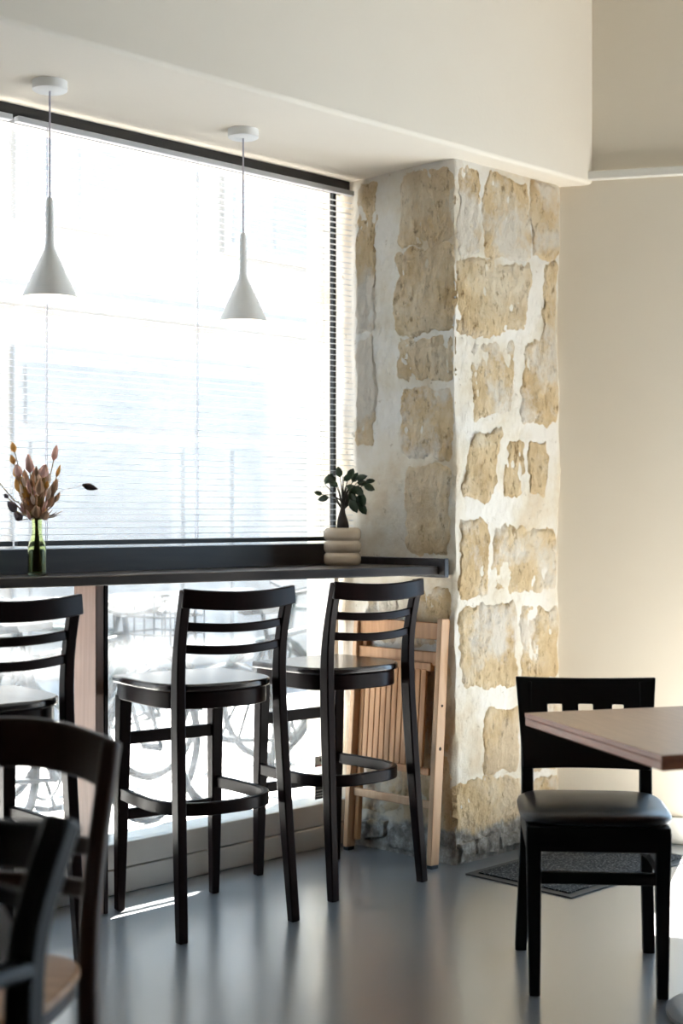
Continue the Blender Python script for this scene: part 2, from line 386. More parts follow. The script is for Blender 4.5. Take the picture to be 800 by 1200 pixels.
def stone(quad, proud=.010, seed=0, name='stone'):
    """quad: four measured corners (top-left, top-right, bottom-right, bottom-left)"""
    q = [uz(*p) for p in quad]; W = max(abs(q[1][0] - q[0][0]), abs(q[2][0] - q[3][0])); H = max(abs(q[0][1] - q[3][1]), abs(q[1][1] - q[2][1]))
    n, m_ = max(6, int(W / .0075)), max(6, int(H / .0085)); vs = []; fs = []
    for j in range(m_ + 1):
        for i in range(n + 1):
            a, b_ = i / n, j / m_
            top = (q[0][0] * (1 - a) + q[1][0] * a, q[0][1] * (1 - a) + q[1][1] * a)
            bot = (q[3][0] * (1 - a) + q[2][0] * a, q[3][1] * (1 - a) + q[2][1] * a)
            u = top[0] * (1 - b_) + bot[0] * b_; z = top[1] * (1 - b_) + bot[1] * b_
            # round the corners and make the outline wander
            da, db = 2 * a - 1, 2 * b_ - 1; rr = (abs(da) ** 9 + abs(db) ** 9) ** (1 / 9)
            f_ = max(abs(da), abs(db)) / rr if rr > 0 else 1
            cu, cz = sum(p[0] for p in q) / 4, sum(p[1] for p in q) / 4
            u = cu + (u - cu) * f_ * 1.12; z = cz + (z - cz) * f_ * 1.07
            e = max(abs(da), abs(db))
            wob = .026 * e ** 3
            nx = noise.noise(Vector((u * 11, z * 11, seed * 3.7))); ny = noise.noise(Vector((u * 11, z * 11, seed * 3.7 + 50)))
            nx += .6 * noise.noise(Vector((u * 30, z * 30, seed))) + .35 * noise.noise(Vector((u * 80, z * 60, seed))); ny += .6 * noise.noise(Vector((u * 30, z * 30, seed + 20))) + .35 * noise.noise(Vector((u * 80, z * 60, seed + 33)))
            u += wob * nx; z += wob * ny
            edge = min(1.0, (1 - e) / .11); edge = edge * edge * (3 - 2 * edge)
            off = -.0035 + (proud + .0035) * edge
            off += edge * (.006 * frac((u, seed, z * .6), 12, 3) + .0045 * frac((u, seed + 9, z * .45), 34, 4) - .006 * max(0, noise.noise(Vector((u * 45, seed, z * 22))) - .35))
            z = min(z, SOF - .003); z = max(z, .002)
            vs.append(surf(min(u, CORN + FRONT - .012), z, off))
    for j in range(m_):
        for i in range(n):
            k = j * (n + 1) + i; fs.append((k, k + 1, k + n + 2, k + n + 1))
    MB().add(vs, fs).build(name, M['stone_bare' if seed in BARE else 'stone'], pl, smooth=50)
BARE = {3, 7, 8, 9, 14, 16, 18, 19, 20, 22, 28, 30}
S = [ # front face, top to bottom
    [(538, 196), (562, 200), (563, 296), (538, 300)], [(569, 204), (618, 214), (620, 306), (568, 300)],
    [(622, 216), (653, 222), (654, 300), (624, 300)],
    [(537, 304), (619, 308), (613, 388), (537, 396)], [(637, 312), (652, 306), (650, 412), (634, 412)],
    [(556, 402), (602, 398), (600, 482), (556, 492)], [(616, 404), (650, 400), (652, 496), (612, 498)],
    [(556, 506), (588, 504), (574, 586), (538, 580)], [(600, 514), (616, 516), (611, 578), (588, 582)], [(620, 516), (640, 516), (640, 578), (619, 578)],
    [(578, 616), (650, 622), (652, 692), (578, 694)], [(540, 612), (572, 610), (570, 700), (538, 702)],
    [(540, 712), (604, 708), (604, 800), (541, 806)], [(610, 712), (652, 712), (653, 792), (610, 800)],
    [(570, 830), (606, 828), (608, 904), (568, 906)], [(614, 806), (654, 804), (655, 900), (614, 910)],
    [(533, 914), (612, 910), (614, 974), (533, 984)], [(618, 916), (655, 912), (655, 962), (618, 970)],
    # reveal
    [(472, 202), (529, 192), (529, 284), (468, 290)], [(466, 294), (529, 288), (529, 388), (464, 392)],
    [(470, 396), (529, 392), (529, 448), (468, 446)], [(470, 454), (529, 454), (528, 540), (470, 536)],
    [(480, 546), (527, 544), (526, 648), (476, 650)], [(418, 214), (440, 212), (438, 390), (418, 392)],
    [(418, 396), (438, 394), (440, 520), (418, 524)], [(470, 690), (526, 690), (526, 760), (470, 756)],
    [(430, 690), (464, 690), (464, 752), (430, 750)], [(420, 760), (464, 762), (466, 860), (420, 856)],
    [(472, 766), (526, 772), (526, 880), (474, 872)], [(418, 862), (466, 866), (468, 952), (418, 944)], [(474, 880), (527, 888), (527, 992), (474, 976)],
]
for i, q in enumerate(S): stone(q, .003 + .004 * ((i * 7) % 5) / 4, i)
for i, q in enumerate([[(534, 986), (552, 982), (552, 1008), (534, 1012)], [(556, 980), (580, 972), (582, 998), (556, 1004)], [(584, 976), (612, 972), (612, 986), (585, 993)], [(420, 958), (452, 960), (452, 986), (420, 980)], [(458, 966), (492, 972), (492, 998), (458, 990)]]):
    stone(q, .016, 60 + i, 'rubble_stone')

# ================================================================== STREET
struct('ground', MB().b2((-8, 4.12, -.22), (24, 6.6, -.12)), M['pave'])
struct('road', MB().b2((-8, 6.6, -.30), (24, 9.6, -.22)), M['asphalt'])
struct('kerb', MB().b2((-8, 6.5, -.25), (24, 6.62, -.115)), M['pave'])
struct('pavement', MB().b2((-8, 9.6, -.30), (24, 10.6, -.15)), M['pave'])
bd = thing('street_building', 'pale facade across the street with a blue-grey shopfront, seen through the blind', 'building', (0, 10.6, -.15))
MB().b2((-6, 0, 0), (26, .5, 6.6)).build('facade_wall', M['facade'], bd)
sf = MB().b2((6.7, -.06, .02), (9.6, -.005, 2.85)).build('shopfront', M['shopfront'], bd)
for x0, x1, z0, z1 in ((6.85, 8.35, .1, 2.05), (8.5, 9.0, .1, 2.05), (9.1, 9.45, .1, 2.05), (6.8, 9.5, 2.2, 2.7)):
    MB().b2((x0, -.09, z0), (x1, -.06, z1)).build('shop_panel', M['shopdark'], sf)
for i in range(7):
    for z0 in (4.0,):
        x = 2.2 + i * 2.3
        f = MB().b2((x - .08, -.06, z0 - .08), (x + 1.08, -.005, z0 + 1.98)).build('window', M['facade'], bd)
        for k in (0, 1):
            MB().b2((x + .02 + k * .53, -.075, z0), (x + .51 + k * .53, -.06, z0 + 1.9)).build('pane', M['winglass'], f)
MB().b2((10.6, -.06, .02), (11.7, -.005, 2.5)).build('street_door', M['shopfront'], bd)
MB().b2((-6, -.12, 3.2), (26, -.002, 3.35)).build('string_course', M['facade'], bd)
# added unseen canopy over the window: blocks the sun, gaps shape the floor streaks
cn = thing('sun_blocker', 'added slatted canopy out of view, blocking sun from the shop window', 'canopy', (0, 0, 2.95))
y = 4.265
for wdt, gap in ((.275, .024), (.026, .024), (.115, .004), (.16, .004), (.16, .004)):
    MB().b2((-1, y, 0), (5.2, y + wdt, .02)).build('board', M['blocker'], cn); y += wdt + gap
for x in (-.9, 1.2, 3.3, 5.1): MB().b2((x, 4.262, .021), (x + .04, y, .06)).build('bearer', M['blocker'], cn)

# bicycles parked on the pavement
def bicycle(loc, rz, paint, label, basket=False):
    t = thing('bicycle', label, 'bicycle', loc, rz, 'bicycles parked outside the window')
    for x in (-.53, .53):
        wl = MB().torus((x, 0, .345), .33, .016, n=32, m=6).build('wheel', M['tyre'], t)
        MB().torus((x, 0, .345), .308, .009, n=32, m=4).build('rim', M['chrome'], wl)
        sp = MB()
        for k in range(18):
            a = 2 * math.pi * k / 18
            sp.tube([(x + .02 * math.cos(a + 1), .02 * (-1) ** k, .345 + .02 * math.sin(a + 1)), (x + .302 * math.cos(a), 0, .345 + .302 * math.sin(a))], .0016, 4)
        sp.build('spokes', M['chrome'], wl)['kind'] = 'stuff'
        MB().tube([(x, -.05, .345), (x, .05, .345)], .018, 8).build('hub', M['chrome'], wl)
        gd = MB(); pts = [(x + .365 * math.cos(a), 0, .345 + .365 * math.sin(a)) for a in [R(v) for v in ((20, 45, 70, 95, 120, 150, 175) if x > 0 else (5, 30, 60, 85, 110, 135, 160))]]
        gd.sweep(pts, (.05, .004), (0, 1, 0)); gd.build('mudguard', M[paint], t)
    bb_, st, hd, hb = (-.1, 0, .29), (-.26, 0, .80), (.36, 0, .86), (.40, 0, .68)
    f = MB()
    for a, b_ in ((bb_, st), (st, hd), (bb_, hb), (hd, hb)): f.tube([a, b_], .017, 8)
    for s in (-1, 1): f.tube([bb_, (-.53, s * .06, .345)], .009, 6); f.tube([st, (-.53, s * .06, .345)], .008, 6)
    f.build('frame', M[paint], t)
    fk = MB()
    for s in (-1, 1): fk.tube([(.40, 0, .68), (.42, s * .055, .62), (.53, s * .055, .345)], .011, 6)
    fk.tube([(.40, 0, .68), (.34, 0, .95)], .014, 8); fk.build('fork', M[paint], t)
    MB().tube([(.22, -.30, .98), (.33, -.24, 1.0), (.36, -.05, .96), (.36, .05, .96), (.33, .24, 1.0), (.22, .30, .98)], .012, 8).build('handlebar', M['chrome'], t)
    sd_ = MB(); sd_.rings([[Vector((x, yy * wv, z)) for yy, z in ((-1, .93), (-.8, .955), (0, .965), (.8, .955), (1, .93), (0, .92))] for x, wv in ((-.42, .05), (-.38, .085), (-.28, .075), (-.18, .03), (-.12, .015))])
    sd_.tube([(-.26, 0, .78), (-.30, 0, .93)], .012, 6); sd_.build('saddle', M['tyre'], t)
    cr = MB().torus((-.1, .045, .29), .085, .008, n=20, m=4); cr.tube([(-.1, .05, .29), (-.02, .07, .15)], .009, 6); cr.tube([(-.1, -.05, .29), (-.18, -.07, .43)], .009, 6)
    cr.box((-.02, .11, .15), (.08, .08, .02)); cr.box((-.18, -.11, .43), (.08, .08, .02)); cr.build('crankset', M['chrome'], t)
    if basket:
        bk_ = MB()
        for z in (.78, .86, .94, 1.02): bk_.tube([(.44, -.15, z), (.72, -.15, z), (.72, .15, z), (.44, .15, z), (.44, -.15, z)], .005, 4)
        for x, yy in [(.44 + .07 * i, s * .15) for i in range(5) for s in (-1, 1)] + [(.72, -.1 + .05 * i) for i in range(5)]: bk_.tube([(x, yy, .78), (x, yy, 1.02)], .004, 4)
        bk_.build('basket', M['tyre'], t)
    return t
bicycle((3.55, 5.15, -.12), R(12), 'bike_a', 'bicycle with a front basket, outside the glass behind the brown bar post', True)
bicycle((4.2, 6.05, -.12), R(186), 'bike_b', 'bicycle without basket standing outside just behind the one with the front basket')
bicycle((4.98, 5.22, -.12), R(5), 'bike_c', 'bicycle close to the glass, seen between the middle stool and the stool by the pillar')
bicycle((6.12, 6.1, -.12), R(176), 'bike_b', 'bicycle standing farthest out, behind the one seen between the two bar stools')

# ================================================================== BAR COUNTER
bc = thing('bar_counter', 'dark stained wooden bar counter running along the window', 'counter', (0, 0, 0))
ZB = 1.092
MB().prism([(WX0, 3.94), (WX0, 3.90), (2.33, 3.75), (4.020, 3.472), (4.020, 3.94)], ZB - .032, ZB).build('counter_top', M['bar'], bc, bevel=.004)
MB().b2((3.997, 3.448, ZB - .042), (4.021, 3.943, ZB + .028)).build('end_cleat', M['bar'], bc, bevel=.003)
MB().b2((2.725, 3.815, 0), (2.757, 3.935, ZB - .033)).build('post', M['postwood'], bc, bevel=.002)
MB().b2((2.7575, 3.812, 0), (2.772, 3.938, ZB - .033)).build('post_facing', M['dark'], bc, bevel=.002)

# ================================================================== VENETIAN BLINDS
slat_mb = MB()
def make_blind(x0, x1, label, cords):
    t = thing('venetian_blind', label, 'blind', ((x0 + x1) / 2, 3.945, 0), 0, 'venetian blinds in the shop window')
    L_ = x1 - x0; me = MB()
    me.rings([[Vector((-L_ / 2, -.0125, -.0004)), Vector((-L_ / 2, 0, .0016)), Vector((-L_ / 2, .0125, -.0004)), Vector((-L_ / 2, 0, .0011))],
              [Vector((L_ / 2, -.0125, -.0004)), Vector((L_ / 2, 0, .0016)), Vector((L_ / 2, .0125, -.0004)), Vector((L_ / 2, 0, .0011))]])
    sm = me.mesh('slat', 20); sm.materials.append(M['alu'])
    z = 1.215; 
    while z < 2.508:
        share('slat', sm, t, (0, 0, z), (R(4 + rnd.uniform(-1.5, 1.5)), 0, 0)); z += .0212
    MB().b2((-L_ / 2, -.013, 2.516), (L_ / 2, .013, 2.534)).build('headrail', M['alu'], t, bevel=.002)
    MB().b2((-L_ / 2, -.012, 1.180), (L_ / 2, .012, 1.196)).build('bottom_rail', M['blackmetal'], t, bevel=.002)
    for x in cords:
        for dx, yy in ((-.006, -.014), (.006, .014)):
            MB().tube([(x + dx - (x0 + x1) / 2, yy, 1.196), (x + dx - (x0 + x1) / 2, yy, 2.516)], .0011, 4).build('ladder_cord', M['cord'], t)
    return t
make_blind(2.515, 4.024, 'wide pale venetian blind covering the window above the bar', (2.627, 3.247, 3.861))
make_blind(WX0 + .02, 2.495, 'second venetian blind, mostly cut off at the left edge of the picture', (.8, 1.5, 2.3))

# ================================================================== PENDANT LAMPS
def pendant(loc, label):
    t = thing('pendant_lamp', label, 'lamp', (loc[0], loc[1], 0), 0, 'white cone pendant lamps')
    MB().lathe([(.052, SOF - .0005), (.052, SOF - .027), (.047, SOF - .030), (.0, SOF - .030)], 36, caps=False).build('canopy', M['lamp'], t, smooth=40)
    MB().tube([(0, 0, SOF - .03), (0, 0, 2.225)], .0028, 8).build('cord', M['cord'], t)
    prof = [(.007, 2.230), (.0105, 2.222), (.0115, 2.20), (.0125, 2.10), (.0155, 2.078), (.030, 2.045), (.0835, 1.930)]
    inner = [(.081, 1.930), (.028, 2.042), (.0125, 2.072), (.0, 2.072)]
    MB().lathe(prof + inner, 48, caps=False).build('lamp_shade', M['lamp'], t, smooth=40)
    MB().lathe([(.0, 2.066), (.010, 2.062), (.012, 2.03), (.024, 1.995), (.026, 1.975), (.018, 1.955), (.0, 1.948)], 20, caps=False).build('bulb', M['bulb'], t)
    return t
p1 = pendant((2.469, 3.69), 'white cone pendant lamp hanging above the dried bouquet')
dup(p1, (3.239, 3.69, 0), 0, 'white cone pendant lamp hanging above the middle bar stool')

# ================================================================== BAR STOOLS
def d_outline(hw, back, front, k=1.0, n=14, corner=.03):
    pts = []
    for i in range(n * 2 + 1):
        a = math.pi + math.pi * i / (2 * n)
        c_, s_ = math.cos(a), math.sin(a)
        pts.append((k * hw * math.copysign(abs(c_) ** .72, c_), k * back * math.copysign(abs(s_) ** .80, s_)))
    pts += [(k * hw * .985, k * front * .6), (k * hw * .96, k * front - corner * .3), (k * hw * .93, k * front), (0, k * front * 1.03), (-k * hw * .93, k * front), (-k * hw * .96, k * front - corner * .3), (-k * hw * .985, k * front * .6)]
    return pts
def arc(xh, y0, bulge, z, n=10, zc=0):
    return [(xh * (2 * i / n - 1), y0 - bulge * (1 - (2 * i / n - 1) ** 2), z - zc * (1 - (2 * i / n - 1) ** 2)) for i in range(n + 1)]
def smooth_path(pts, sub=4):
    pts = [Vector(p) for p in pts]; out = []
    for i in range(len(pts) - 1):
        p0, p1_, p2, p3 = pts[max(i - 1, 0)], pts[i], pts[i + 1], pts[min(i + 2, len(pts) - 1)]
        for k in range(sub):
            t = k / sub
            out.append(.5 * ((2 * p1_) + (p2 - p0) * t + (2 * p0 - 5 * p1_ + 4 * p2 - p3) * t * t + (3 * p1_ - p0 - 3 * p2 + p3) * t ** 3))
    return out + [pts[-1]]
def make_stool(loc, rz, label):
    t = thing('bar_stool', label, 'stool', loc, rz, 'dark ladder-back bar stools along the counter'); D = M['dark']
    for s in (-1, 1):
        pts = smooth_path([(s * .202, -.232, 0), (s * .192, -.200, .36), (s * .184, -.178, .70), (s * .183, -.186, .88), (s * .186, -.228, 1.052)])
        MB().sweep(pts, [(.030, .030 + .014 * math.sin(math.pi * min(1, i / (len(pts) - 1) * 1.2))) for i in range(len(pts))]).build('leg', D, t, bevel=.004)
        pts = [(s * .178, .212, 0), (s * .176, .205, .35), (s * .172, .195, .70)]
        MB().sweep(pts, [(.028, .028), (.038, .038), (.042, .042)]).build('leg', D, t, bevel=.004)
    MB().prism(d_outline(.212, .192, .222), .738, .762).build('seat', M['stoolseat'], t, bevel=.007, seg=3)
    MB().prism(d_outline(.212, .192, .222, .945), .685, .7375).build('apron', D, t, bevel=.004)
    MB().sweep(arc(.200, -.232, .04, 1.030, 12, .012), (.058, .020), (0, 0, 1)).build('top_rail', D, t, bevel=.004)
    MB().sweep(arc(.182, -.196, .035, .944, 12, .010), (.027, .014), (0, 0, 1)).build('back_slat', D, t, bevel=.004)
    MB().sweep(arc(.181, -.184, .035, .875, 12, .010), (.027, .014), (0, 0, 1)).build('back_slat', D, t, bevel=.004)
    ol = d_outline(.196, .188, .205, 1.0)[:29]
    pts = [(-.180, .19, .38)] + [(-.190, .1, .38)] + [(x, y, .38) for x, y in ol] + [(.190, .1, .38), (.180, .19, .38)]
    MB().sweep(pts, (.040, .020), (0, 0, 1)).build('foot_ring', D, t, bevel=.004)
    MB().b2((-.155, .192, .292), (.155, .214, .326)).build('stretcher', D, t, bevel=.003)
    MB().b2((-.155, .188, .536), (.155, .210, .576)).build('stretcher', D, t, bevel=.003)
    return t
s1 = make_stool((2.968, 3.587, 0), R(-9), 'dark ladder-back bar stool in the middle, whole in view, in front of the bright window')
dup(s1, (3.604, 3.617, 0), R(-5), 'dark ladder-back bar stool nearest the stone pillar, in front of the folded wooden chair')
dup(s1, (2.20, 3.64, 0), R(-8), 'dark ladder-back bar stool cut off by the left edge, behind the brown cafe chair')

# ================================================================== FOLDING CHAIR
fc = thing('folding_chair', 'folded slatted beech chair leaning on the stone reveal behind the bar stool', 'chair', (3.952, 3.680, 0), R(-90))
# local: x along the wall (towards the window = -x ... corner = +x), y towards the stone, z up
FCL = math.tan(R(4.0))
def fl_(x, y, z): return (x, y + z * FCL, z)
B_ = M['beech']
for s, wd in ((-1, .03), (1, .03)):
    MB().sweep([fl_(s * .212, 0, .012), fl_(s * .212, 0, .90)], (.046, .022), (0, 1, 0)).build('side_rail', M['beechl'], fc, bevel=.003)
    MB().sweep([fl_(s * .186, .016, .04), fl_(s * .186, .016, .80)], (.022, .020), (0, 1, 0)).build('back_leg', B_, fc, bevel=.003)
    MB().box(fl_(s * .212, 0, .006), (.024, .034, .012)).build('foot_cap', M['rubber'], fc)
    for z, r_ in ((.585, .005), (.43, .007)):
        pt = Vector(fl_(s * .212, -.0165, z))
        if s > 0:
            pp = Vector(fl_(.2235, .0, z)); MB().tube([pp - Vector((.002, 0, 0)), pp + Vector((.0006, 0, 0))], r_, 10).build('bolt_hole', M['hole'], fc)
for z, h in ((.853, .062), (.752, .052)):
    MB().sweep([fl_(-.2, -.002, z), fl_(.2, -.002, z)], (.016, h), (0, 1, 0)).build('back_rail', B_, fc, bevel=.003)
MB().sweep([fl_(-.174, -.006, .722), fl_(.174, -.006, .722)], (.02, .030), (0, 1, 0)).build('seat_rail', B_, fc, bevel=.002)
MB().sweep([fl_(-.174, .004, .34), fl_(.174, .004, .34)], (.012, .026), (0, 1, 0)).build('seat_rail', B_, fc, bevel=.002)
sl = MB().sweep([(0, 0, -.178), (0, 0, .178)], (.012, .0255), (0, 1, 0)).mesh('slat'); sl.materials.append(B_)
for i in range(11):
    p = fl_(-.140 + i * .028, -.011, .535)
    o = share('slat', sl, fc, p, (-R(4.0), 0, 0))
    o.modifiers.new('bevel', 'BEVEL').width = .002
MB().sweep([fl_(-.2, .004, .222), fl_(.2, .004, .222)], (.014, .030), (0, 1, 0)).build('stretcher', M['beechl'], fc, bevel=.003)

# ================================================================== RIGHT: TABLE AND BLACK CHAIR
c0, c1 = LD(.49, 3.88), LD(.704, 3.19); e1 = (c1 - c0); TL = e1.length; e1.normalize(); e2 = Vector((-e1.y, e1.x, 0)); TW = .92
tb = thing('cafe_table', 'square-cornered brown veneer cafe table with reddish edge at right', 'table', c0 + e1 * TL / 2 + e2 * TW / 2, math.atan2(e1.y, e1.x))
MB().b2((-TL / 2 + .003, -TW / 2 + .003, .7385), (TL / 2 - .003, TW / 2 - .003, .750)).build('tabletop', M['tabletop'], tb, bevel=.002)
MB().b2((-TL / 2, -TW / 2, .715), (TL / 2, TW / 2, .7382)).build('table_edge', M['tableedge'], tb, bevel=.004)
for s, (lo, hi) in enumerate((((-TL / 2, -TW / 2, .7382), (TL / 2, -TW / 2 + .0028, .7495)), ((-TL / 2, TW / 2 - .0028, .7382), (TL / 2, TW / 2, .7495)),
               ((-TL / 2, -TW / 2 + .0028, .7382), (-TL / 2 + .0028, TW / 2 - .0028, .7495)), ((TL / 2 - .0028, -TW / 2 + .0028, .7382), (TL / 2, TW / 2 - .0028, .7495)))):
    MB().b2(lo, hi).build('edge_lipping', M['tableedge'], tb)
MB().lathe([(.0, .0), (.205, .0), (.21, .008), (.21, .018), (.19, .026), (.155, .028), (.15, .036), (.12, .040), (.115, .050), (.075, .054), (.07, .064), (.036, .07), (.036, .70), (.0, .70)], 48, caps=False).build('pedestal', M['grey_metal'], tb, bevel=0)
MB().b2((-.2, -.2, .700), (.2, .2, .7148)).build('top_plate', M['blackmetal'], tb)

ch = thing('dining_chair', 'black dining chair with square cut-outs in its back, facing the brown table', 'chair', LD(.696, 4.04), R(YAW + 90 - 4.5)); K = M['black']
for s in (-1, 1):
    pts = smooth_path([(s * .186, -.225, 0), (s * .176, -.185, .25), (s * .170, -.165, .45), (s * .170, -.175, .58), (s * .172, -.212, .79)])
    MB().sweep(pts, [(.034, .036)] * len(pts)).build('leg', K, ch, bevel=.004)
    MB().sweep([(s * .168, .19, 0), (s * .169, .188, .30), (s * .170, .184, .44)], [(.030, .030), (.038, .038), (.042, .042)]).build('leg', K, ch, bevel=.004)
# curved back panel with three cut-outs
us = [-1, -.78, -.57, -.40, -.26, -.12, .10, .22, .34, .56, .78, 1]; zs = [.545, .60, .662, .726, .765, .806]
hole = {(2, 2), (5, 2), (8, 2)}
def bp_(u, z, d):
    hw = .182 + .02 * (z - .545) / .26; k = (z - .545) / .26
    return Vector((u * hw, -.158 - .052 * k - .03 * (1 - u * u) + d, z - (.007 * (1 - u * u) if z > .8 else 0)))
vs = []; fs = []; nu_ = len(us); nz2 = len(zs); off = nu_ * nz2
for d in (0, -.018):
    for z in zs:
        for u in us: vs.append(bp_(u, z, d + .022))
solid = lambda i, j: 0 <= i < nu_ - 1 and 0 <= j < nz2 - 1 and (i, j) not in hole
for j in range(nz2 - 1):
    for i in range(nu_ - 1):
        if not solid(i, j): continue
        a = j * nu_ + i; q = (a, a + 1, a + nu_ + 1, a + nu_); fs += [q, tuple(x + off for x in q[::-1])]
        for (di, dj), (p, r_) in zip(((0, -1), (1, 0), (0, 1), (-1, 0)), ((q[0], q[1]), (q[1], q[2]), (q[2], q[3]), (q[3], q[0]))):
            if not solid(i + di, j + dj): fs.append((p, p + off, r_ + off, r_))
MB().add(vs, fs).build('backrest', K, ch, bevel=.004)
MB().b2((-.19, -.165, .385), (.19, .205, .452)).build('apron', K, ch, bevel=.004)
sp = []
for z, k in ((.4525, .94), (.457, .985), (.466, 1.0), (.474, .985), (.482, .92), (.488, .75), (.491, .40)):
    sp.append([Vector((x * k, y * k * .95 + .018, z)) for x, y in [(.205 * math.copysign(abs(math.cos(a)) ** .42, math.cos(a)), .205 * math.copysign(abs(math.sin(a)) ** .42, math.sin(a))) for a in [2 * math.pi * i / 40 for i in range(40)]]])
MB().rings(sp).build('seat_cushion', M['vinyl'], ch, smooth=60)
MB().b2((-.155, .178, .298), (.155, .198, .330)).build('stretcher', K, ch, bevel=.003)
pts = [(-.165, .18, .33)] + [(.165 * math.copysign(abs(math.cos(a)) ** .7, math.cos(a)), .165 * math.sin(a) * 1.0, .33) for a in [math.pi + math.pi * i / 16 for i in range(17)]] + [(.165, .18, .33)]
MB().sweep(pts, (.026, .018), (0, 0, 1)).build('foot_ring', K, ch, bevel=.003)

# door mat
dm = thing('door_mat', 'dark grey flecked door mat on the floor behind the black dining chair', 'mat', (4.36, 3.095, 0))
MB().b2((-.395, -.23, .0005), (.395, .23, .005)).build('mat_border', M['rubber'], dm, bevel=.002)
MB().b2((-.362, -.197, .005), (.362, .197, .010)).build('mat_pile', M['mat'], dm, bevel=.002)

# ================================================================== LEFT FOREGROUND CHAIRS
def facing(lat, dep): return math.atan2(LD(lat, dep).y, LD(lat, dep).x) - math.pi / 2
pr, pq = LD(-.449, 2.70), LD(-.87, 2.76); mid = (pr + pq) / 2; hw = (pr - pq).length / 2
ca = thing('cafe_chair', 'dark brown wooden cafe chair with bare wood seat, behind the black armchair', 'chair', (mid.x, mid.y, 0), facing(-.14, -.99)); W_ = M['brownwood']
for s in (-1, 1):
    pts = smooth_path([(s * hw * .84, -.06, 0), (s * hw * .86, -.025, .25), (s * hw * .89, -.005, .46), (s * hw * .93, -.015, .62), (s * hw * 1.0, -.075, .848)])
    MB().sweep(pts, [(.034, .040)] * len(pts)).build('leg', W_, ca, bevel=.008)
    MB().sweep([(s * hw * .9, .36, 0), (s * hw * .9, .35, .44)], [(.028, .028), (.036, .036)]).build('leg', W_, ca, bevel=.006)
MB().sweep(arc(hw * .98, -.065, .07, .804, 12, -.028), (.098, .020), (0, 0, 1)).build('top_rail', W_, ca, bevel=.006)
MB().sweep(arc(hw * .94, -.018, .06, .655, 12), (.034, .018), (0, 0, 1)).build('back_slat', W_, ca, bevel=.005)
MB().sweep(arc(hw * .92, -.012, .06, .575, 12), (.034, .018), (0, 0, 1)).build('back_slat', W_, ca, bevel=.005)
so = []
for i in range(40):
    a = 2 * math.pi * i / 40; c_, s_ = math.cos(a), math.sin(a)
    so.append((.212 * math.copysign(abs(c_) ** .55, c_), .195 + .195 * math.copysign(abs(s_) ** .62, s_)))
MB().prism(so, .444, .462).build('seat', M['seatwood'], ca, bevel=.006, seg=3)
MB().prism([(x * .97, (y - .195) * .97 + .195) for x, y in so], .415, .4438).build('seat_frame', W_, ca, bevel=.004)
for y_ in (.04, .35): MB().b2((-hw * .9, y_ - .01, .2), (hw * .9, y_ + .01, .225)).build('stretcher', W_, ca, bevel=.003)

pr, pq = LD(-.452, 2.17), LD(-.80, 2.30); mid = (pr + pq) / 2; hw = (pr - pq).length / 2
cb = thing('armchair', 'black wooden armchair nearest the camera in the lower left corner', 'chair', (mid.x, mid.y, 0), facing(-.40, -.92))
for s in (-1, 1):
    pts = smooth_path([(s * hw * .86, -.06, 0), (s * hw * .87, -.02, .3), (s * hw * .88, 0, .5), (s * hw * .91, -.012, .66), (s * hw * 1.0, -.075, .815)])
    MB().sweep(pts, [(.048, .050)] * len(pts)).build('leg', K, cb, bevel=.010)
    MB().sweep([(s * hw * .9, .40, 0), (s * hw * .9, .39, .45), (s * hw * 1.0, .32, .625)], [(.030, .030), (.038, .038), (.034, .034)]).build('leg', K, cb, bevel=.006)
    MB().sweep(smooth_path([(s * hw * .89, -.005, .60), (s * hw * 1.02, .16, .625), (s * hw * 1.0, .36, .63)]), (.045, .026), (1, 0, 0)).build('armrest', K, cb, bevel=.008)
MB().sweep(arc(hw * .97, -.065, .05, .775, 12, .022), (.078, .020), (0, 0, 1)).build('top_rail', K, cb, bevel=.006)
MB().sweep(arc(hw * .92, -.022, .045, .69, 12), (.032, .018), (0, 0, 1)).build('back_slat', K, cb, bevel=.005)
MB().prism([(x * .9, y) for x, y in so], .43, .465).build('seat', K, cb, bevel=.008, seg=3)

# ================================================================== VASE, BOUQUET, POT PLANT
VX, VY = 2.516, 3.83
va = thing('glass_vase', 'small green-tinted bottle vase standing on the bar', 'vase', (VX, VY, ZB))
prof = [(.0, .0005), (.026, .0005), (.028, .006), (.028, .085), (.025, .10), (.018, .118), (.0155, .135), (.016, .172), (.0175, .178)]
inn = [(.0145, .178), (.0135, .135), (.016, .116), (.0225, .099), (.0255, .085), (.0255, .008), (.0, .006)]
MB().lathe(prof + inn, 32, caps=False).build('bottle', M['vase'], va, smooth=50)
bq = thing('dried_bouquet', 'bunch of rust, pink and brown dried flowers in the green vase', 'flowers', (VX, VY, ZB + .012))
ex = LD(1, 0).normalized(); ey = LD(0, 1).normalized()
def tuft(p, d, ln, rad, m_, name='flower_head', n=7):
    d = Vector(d).normalized(); u = d.orthogonal().normalized(); v = d.cross(u); rings = []
    for t, k in ((0, .25), (.2, .85), (.42, 1), (.7, .72), (.9, .35), (1, .08)):
        rings.append([Vector(p) + d * ln * t + (u * math.cos(2 * math.pi * j / n) + v * math.sin(2 * math.pi * j / n)) * rad * k * (1 + .12 * rnd.uniform(-1, 1)) for j in range(n)])
    return MB().rings(rings).build(name, M[m_], bq)
